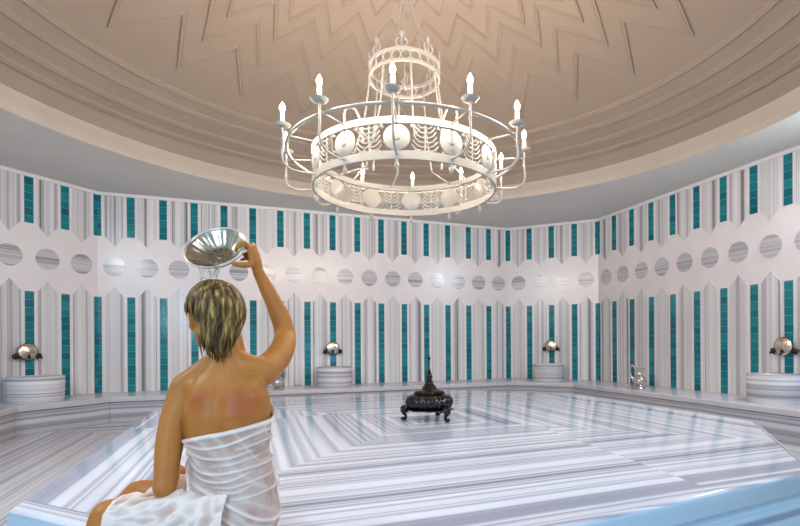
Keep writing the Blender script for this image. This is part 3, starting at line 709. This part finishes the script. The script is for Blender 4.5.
# hair: a cap plus clumped wet strands falling to the nape
rnd = random.Random(11); bm = bmesh.new()
def scalp(az, pol, k):                                # az from the face direction, pol from the crown
    d = Vector((math.sin(pol) * math.sin(az), math.sin(pol) * math.cos(az), math.cos(pol)))
    return hp(d.x * .080 * k, -.006 + d.y * .100 * k, .012 + d.z * .099 * k)
rows = []
for i in range(15):
    row = []
    for j in range(48):
        az = 2 * PI * j / 48; face = max(0, math.cos(az)); side = abs(math.sin(az))
        lim = 2.05 - .95 * face ** 1.4 - (.62 if math.sin(az) > 0 else .45) * side ** 4
        row.append(bm.verts.new(scalp(az, .02 + (lim - .02) * i / 14, 1.02)))
    rows.append(row)
for A, B in zip(rows, rows[1:]):
    for k in range(48): bm.faces.new((A[k], A[(k + 1) % 48], B[(k + 1) % 48], B[k]))
bm.faces.new(rows[0])
crownp = (PI + .35, .42)
for q in range(760):
    az = rnd.uniform(-PI, PI); sw = rnd.gauss(0, .26); face = math.cos(az + sw)
    if face > .55 and rnd.random() < .5: continue
    p0 = rnd.uniform(.03, 1.15) if q % 3 else rnd.uniform(.02, .45)
    end = 2.05 if face < .1 else 1.25 + .5 * (1 - face)
    end = min(end, 2.15) + rnd.uniform(-.25, .1)
    if -.45 < face < .75 and math.sin(az + sw) > 0: end = min(end, (1.62 if face < .3 else 1.5) + rnd.uniform(-.16, .12))
    if end < p0 + .3: continue
    lift = rnd.uniform(1.04, 1.17) if p0 < .6 else rnd.uniform(1.03, 1.13)
    pts_ = []; wv = rnd.uniform(0, 6)
    for t in range(9):
        u = t / 8; pol = p0 + (end - p0) * u
        k = 1.02 + (lift - 1.02) * math.sin((.45 + .55 * min(1, u * 1.5)) * PI / 2) + .012 * math.sin(wv + 5 * u)
        pp = scalp(az + sw * u + .05 * math.sin(wv + 4 * u), pol, k)
        pts_.append(pp)
    back = face < .2
    if back and len(pts_) and not (face > -.45 and math.sin(az + sw) > 0):                                          # hang below the occiput, drawn in towards the nape
        mid = max(0, -face); L = rnd.uniform(.02, .06) + .085 * mid * rnd.uniform(.35, 1.0); last = pts_[-1]
        nape = Vector((.004, -.034, .62)); pull = rnd.uniform(.25, .6)
        for t in range(1, 6):
            u = t / 5; zt = last.z - L * u
            if zt < .612: break
            pts_.append(Vector((last.x + (nape.x - last.x) * pull * u + rnd.uniform(-.003, .003), last.y + (min(last.y, nape.y) - last.y) * .3 * u - .004 * math.sin(PI * u), zt)))
    n_ = len(pts_); r0 = rnd.uniform(.0036, .0068)
    tube(bm, pts_, [r0 * (.55 + .45 * math.sin(PI * min(1, (i + 1.5) / n_ * 1.1))) * (1 if i < n_ - 3 else (n_ - i) / 3.2) for i in range(n_)], 6, flat=(1.25, .7))
mesh_obj('hair', bm, M_HAIR, PER, smooth='all')
# the wrap round the trunk
def fold(*pts):
    return [Vector(((80 + X / 3.636 - 442.14) * .00325 + .76, .675 - (400 + Y / 3.636 - 344.6) * .00325)) for X, Y in pts]
FOLDS = [(fold((375, 168), (440, 178), (530, 165), (620, 130), (690, 105)), .0065, .0048), (fold((380, 190), (450, 214), (540, 212), (610, 190)), .006, .0042),
         (fold((385, 225), (430, 262), (490, 272), (560, 262), (700, 235)), .0065, .0045), (fold((400, 272), (460, 298), (530, 298), (600, 270)), .006, .004),
         (fold((395, 305), (470, 345), (560, 402), (650, 465), (700, 500)), .009, .0055), (fold((380, 330), (440, 380), (520, 430), (590, 480)), .006, .005),
         (fold((500, 335), (560, 340), (615, 312)), .005, .004), (fold((480, 318), (540, 322), (620, 300), (700, 285)), .005, .004), (fold((540, 365), (600, 360), (690, 340)), .005, .004),
         (fold((370, 260), (385, 330), (400, 400), (430, 470)), .008, .006), (fold((560, 185), (640, 160), (700, 140)), .005, .004), (fold((470, 245), (560, 232), (640, 205)), .0045, .004),
         (fold((690, 300), (670, 380), (690, 470)), .006, .006), (fold((450, 400), (500, 450), (540, 500)), .005, .005)]
FOLDS = [([p for p in [Vector((q.x, q.y)) for q in spline([(a.x, a.y, 0) for a in P_], 6)]], am, wd) for P_, am, wd in FOLDS]
def fold_h(x, z):
    h = 0.0
    for P_, am, wd in FOLDS:
        best = 9; bi = 0
        for k in range(len(P_) - 1):
            a, b = P_[k], P_[k + 1]; e = b - a; t = max(0, min(1, (Vector((x, z)) - a).dot(e) / max(1e-9, e.length_squared)))
            d = (a + e * t - Vector((x, z))).length
            if d < best: best = d; bi = (k + t) / (len(P_) - 1)
        if best < .02: h += am * math.sin(PI * min(1, max(0, .06 + .88 * bi))) ** .6 * (math.exp(-(best / wd) ** 2) - .25 * math.exp(-(best / (2.4 * wd)) ** 2))
    return h
bm = bmesh.new(); NP, NT = 200, 110; rows = []; dens = bm.verts.layers.float.new('fold')
for i in range(NT + 1):
    t = i / NT; row = []
    for j in range(NP):
        th = 2 * PI * j / NP; c_, s_ = math.cos(th), math.sin(th)
        xs_ = .023 + .135 * c_; zt = .390 + .235 * (xs_ - .023) + (.035 if s_ > 0 else 0) * max(0, s_)
        z_ = .012 + (zt - .012) * t
        cx_, cy_, _, a_, b_ = torso_at(z_)
        if z_ > .36 and s_ > 0: b_ += .028 * s_ * min(1, (z_ - .30) / .1)      # over the bust
        e = 2 / 2.35; x_ = math.copysign(abs(c_) ** e, c_); y_ = math.copysign(abs(s_) ** e, s_)
        q = Vector((c_ * .75, s_ * .75, z_ * 11 + c_ * 1.2))
        n1 = 1 - abs(mnoise.noise(q))
        fh = fold_h(cx_ + x_ * a_, z_) if s_ < .25 else .012 * (n1 ** 8)
        w_ = .006 + fh + .004 * (n1 ** 7)
        rl = 0
        if t > .95: rl = math.sin((t - .95) / .05 * PI); w_ += .006 * rl       # rolled upper edge
        v_ = bm.verts.new((cx_ + x_ * (a_ + w_), cy_ + y_ * (b_ + w_), z_)); v_[dens] = min(1, max(0, fh / .005) + rl + .35 * (n1 ** 7))
        row.append(v_)
    rows.append(row)
for A, B in zip(rows, rows[1:]):
    for k in range(NP): bm.faces.new((A[k], A[(k + 1) % NP], B[(k + 1) % NP], B[k]))
wrap = mesh_obj('bath_wrap', bm, M_CLOTH, PER, smooth='all')
md = wrap.modifiers.new('thick', 'SOLIDIFY'); md.thickness = .0022; md.offset = -1
# its loose part drawn over the thighs
bm = bmesh.new(); rows = []; NX, NQ = 60, 90; dens = bm.verts.layers.float.new('fold')
for i in range(NX + 1):
    u = i / NX; row = []
    for j in range(NQ + 1):
        v = j / NQ
        hem = -.302 + .03 * v + .06 * max(0, min(.25, v - .5)) * 3
        x_ = hem + (.06 - hem) * u
        tn = min(1, max(0, (-.02 - x_) / .295)); tf = min(1, max(0, (.01 - x_) / .382))
        yn, zn, rn = -.055 - .055 * tn, .092 + .016 * tn, .086 - .024 * tn + .010
        yf, zf, rf = .085 + .025 * tf, .092 + .020 * tf, .086 - .024 * tf + .010
        if v < .14: k = v / .14; y_, z_ = yn - rn - .008 * (1 - k), .012 + (zn - .012) * k
        elif v < .42: a_ = PI - (v - .14) / .28 * PI * .62; y_, z_ = yn + rn * math.cos(a_), zn + rn * math.sin(a_)
        elif v < .55:
            k = (v - .42) / .13; a1 = PI * .38; a2 = PI * .70
            A = Vector((yn + rn * math.cos(a1), zn + rn * math.sin(a1))); B = Vector((yf + rf * math.cos(a2), zf + rf * math.sin(a2)))
            p_ = A.lerp(B, k); y_, z_ = p_.x, p_.y - .022 * math.sin(PI * k)
        elif v < .88: a_ = PI * .70 - (v - .55) / .33 * PI * .70; y_, z_ = yf + rf * math.cos(a_), zf + rf * math.sin(a_)
        else: k = (v - .88) / .12; y_, z_ = yf + rf + .008 * k, zf + (.012 - zf) * k
        n1 = 1 - abs(mnoise.noise(Vector((x_ * 9 + v * 3, v * 7 - x_ * 6, 2.0)))); n2 = 1 - abs(mnoise.noise(Vector((x_ * 22 - v * 9, v * 15, 5.0))))
        d = .010 * n1 ** 5 + .005 * n2 ** 5
        z_ = z_ + d if z_ > .05 else z_
        v_ = bm.verts.new((x_, y_, z_)); v_[dens] = min(1, n1 ** 5 + n2 ** 5 + (1 if u < .03 else 0)); row.append(v_)
    rows.append(row)
for A, B in zip(rows, rows[1:]):
    for k in range(NQ): bm.faces.new((A[k], A[k + 1], B[k + 1], B[k]))
lap = mesh_obj('lap_cloth', bm, M_CLOTH, PER, smooth='all')
md = lap.modifiers.new('thick', 'SOLIDIFY'); md.thickness = .0022; md.offset = -1

# ------------------------------------------------------------------ bowl in the hand and the water
PM = Matrix.Translation(seat) @ Matrix.Rotation(-_yaw, 4, 'Z')
el = math.radians(37.5)
BOWL = empty('hammam_bowl'); BOWL.matrix_world = PM @ Matrix.Translation((-.072, .11, 1.034)) @ Matrix.Rotation(PI / 2 - el, 4, 'X')
tag(BOWL, 'fluted silver bathing bowl held up in the raised hand, tipping water', 'bowl')
bm = bmesh.new(); RBW = .1085
inn = [(.002, -.047), (.03, -.047), (.046, -.046), (.058, -.041), (.072, -.031), (.086, -.019), (.098, -.008), (.106, -.001)]
out = [(RBW + .002, -.001), (RBW, -.006), (.101, -.014), (.088, -.026), (.074, -.039), (.060, -.050), (.046, -.055), (.002, -.055)]
def flute(r, z, a):
    k = max(0, min(1, (r - .046) / .02)) * max(0, min(1, (.102 - r) / .012))
    return r * (1 + .016 * k * math.cos(22 * a))
lathe(bm, inn + out, n=176, rfun=flute); mesh_obj('bowl_shell', bm, M_SILVER, BOWL, smooth='all')
bm = bmesh.new(); tube(bm, [((RBW - .001) * math.cos(a * PI / 40), (RBW - .001) * math.sin(a * PI / 40), .0) for a in range(80)], .0042, 8, closed=True); mesh_obj('rim', bm, M_RIM, BOWL, smooth='all')
bm = bmesh.new(); lathe(bm, [(.001, -.041), (.012, -.042), (.014, -.0455), (.042, -.0458), (.044, -.0475)], n=88, rfun=lambda r, z, a: r * (1 + .05 * math.cos(11 * a))); mesh_obj('boss', bm, M_SILVER, BOWL, smooth=True)
mw = Mat('clear water'); mw.set(Base_Color=(.97, .99, 1.0), Roughness=.03, IOR=1.16, Transmission_Weight=1.0)
bm = bmesh.new(); rows = []
for i in range(15):
    t = i / 14; z_ = .949 - .058 * t; yc = .040 - .022 * t - .01 * t * t; hw = .036 - .010 * t + .004 * math.sin(9 * t); row = []
    for k in range(24):
        a = 2 * PI * k / 24; x_ = math.cos(a) * hw; th_ = .0038 + .0025 * math.sin(5 * a + 4 * t) + .002 * math.sin(x_ * 300 + 6 * t)
        row.append(bm.verts.new((-.062 + .012 * t + x_, yc + math.sin(a) * th_ + .004 * math.sin(x_ * 120 + 3 * t), z_ + .010 * (1 - t) * (x_ / .036) ** 2)))
    rows.append(row)
for A, B in zip(rows, rows[1:]):
    for k in range(24): bm.faces.new((A[k], A[(k + 1) % 24], B[(k + 1) % 24], B[k]))
bm.faces.new(rows[0][::-1]); bm.faces.new(rows[-1])
wo = mesh_obj('water_stream', bm, mw.m, smooth='all'); wo.matrix_world = PM
tag(wo, 'clear sheet of water falling from the silver bowl onto the hair', 'water')
# ------------------------------------------------------------------ light
sc = bpy.context.scene
w = bpy.data.worlds.new('World'); sc.world = w; w.use_nodes = True
bg = w.node_tree.nodes['Background']; bg.inputs[0].default_value = (.80, .90, 1.0, 1); bg.inputs[1].default_value = .38
# cool window daylight and an added blue fill, both behind the camera
def area(name, loc, target, size, energy, col):
    ld = bpy.data.lights.new(name, 'AREA'); ld.shape = 'RECTANGLE'; ld.size, ld.size_y = size; ld.energy = energy; ld.color = col
    o = link(bpy.data.objects.new(name, ld)); o.location = loc
    o.rotation_euler = (Vector(target) - Vector(loc)).to_track_quat('-Z', 'Y').to_euler(); return o
area('daylight_window', (-3.4, -5.6, 2.3), (-.6, 2.0, .9), (1.4, 1.6), 60, (.55, .8, 1.0))
area('added_blue_fill', (.6, -6.4, .7), (.6, 0, .2), (3.4, .9), 16, (.18, .62, 1.0))  # unseen low fill, added to throw blue onto the platform sides
for x_, y_, e_ in ((-4.45, -1.3, 70), (4.55, -1.3, 70), (.3, -4.75, 34)):     # fill lights added under the soffit, at the sides and front, without fixtures
    area('added_soffit_fill', (x_, y_, Z(H_SOF) - .03), (x_ * .35, 1.2, 0), (.45, .45), e_, (.84, .93, 1.0)).data.spread = math.radians(135)

# ------------------------------------------------------------------ camera
f, cx, cy, yaw, roll = 489.26, 442.14, 343.31, .3693, .0061
cam = bpy.data.cameras.new('camera'); co = link(bpy.data.objects.new('camera', cam))
cam.sensor_fit = 'HORIZONTAL'; cam.sensor_width = 36.0; cam.lens = f / 800 * 36.0
cam.shift_x = (400 - cx) / 800; cam.shift_y = (cy - 263) / 800
p = V(4.9753, -19.9953, 0)
R = Matrix.Rotation(-yaw, 4, 'Z') @ Matrix.Rotation(PI / 2, 4, 'X') @ Matrix.Rotation(-roll, 4, 'Z')
co.matrix_world = Matrix.Translation(p) @ R
cam.clip_start = .05
sc.camera = co
sc.view_settings.view_transform = 'Standard'; sc.view_settings.look = 'None'; sc.view_settings.gamma = 1.0; sc.view_settings.use_curve_mapping = False
sc.view_settings.exposure = 0.55
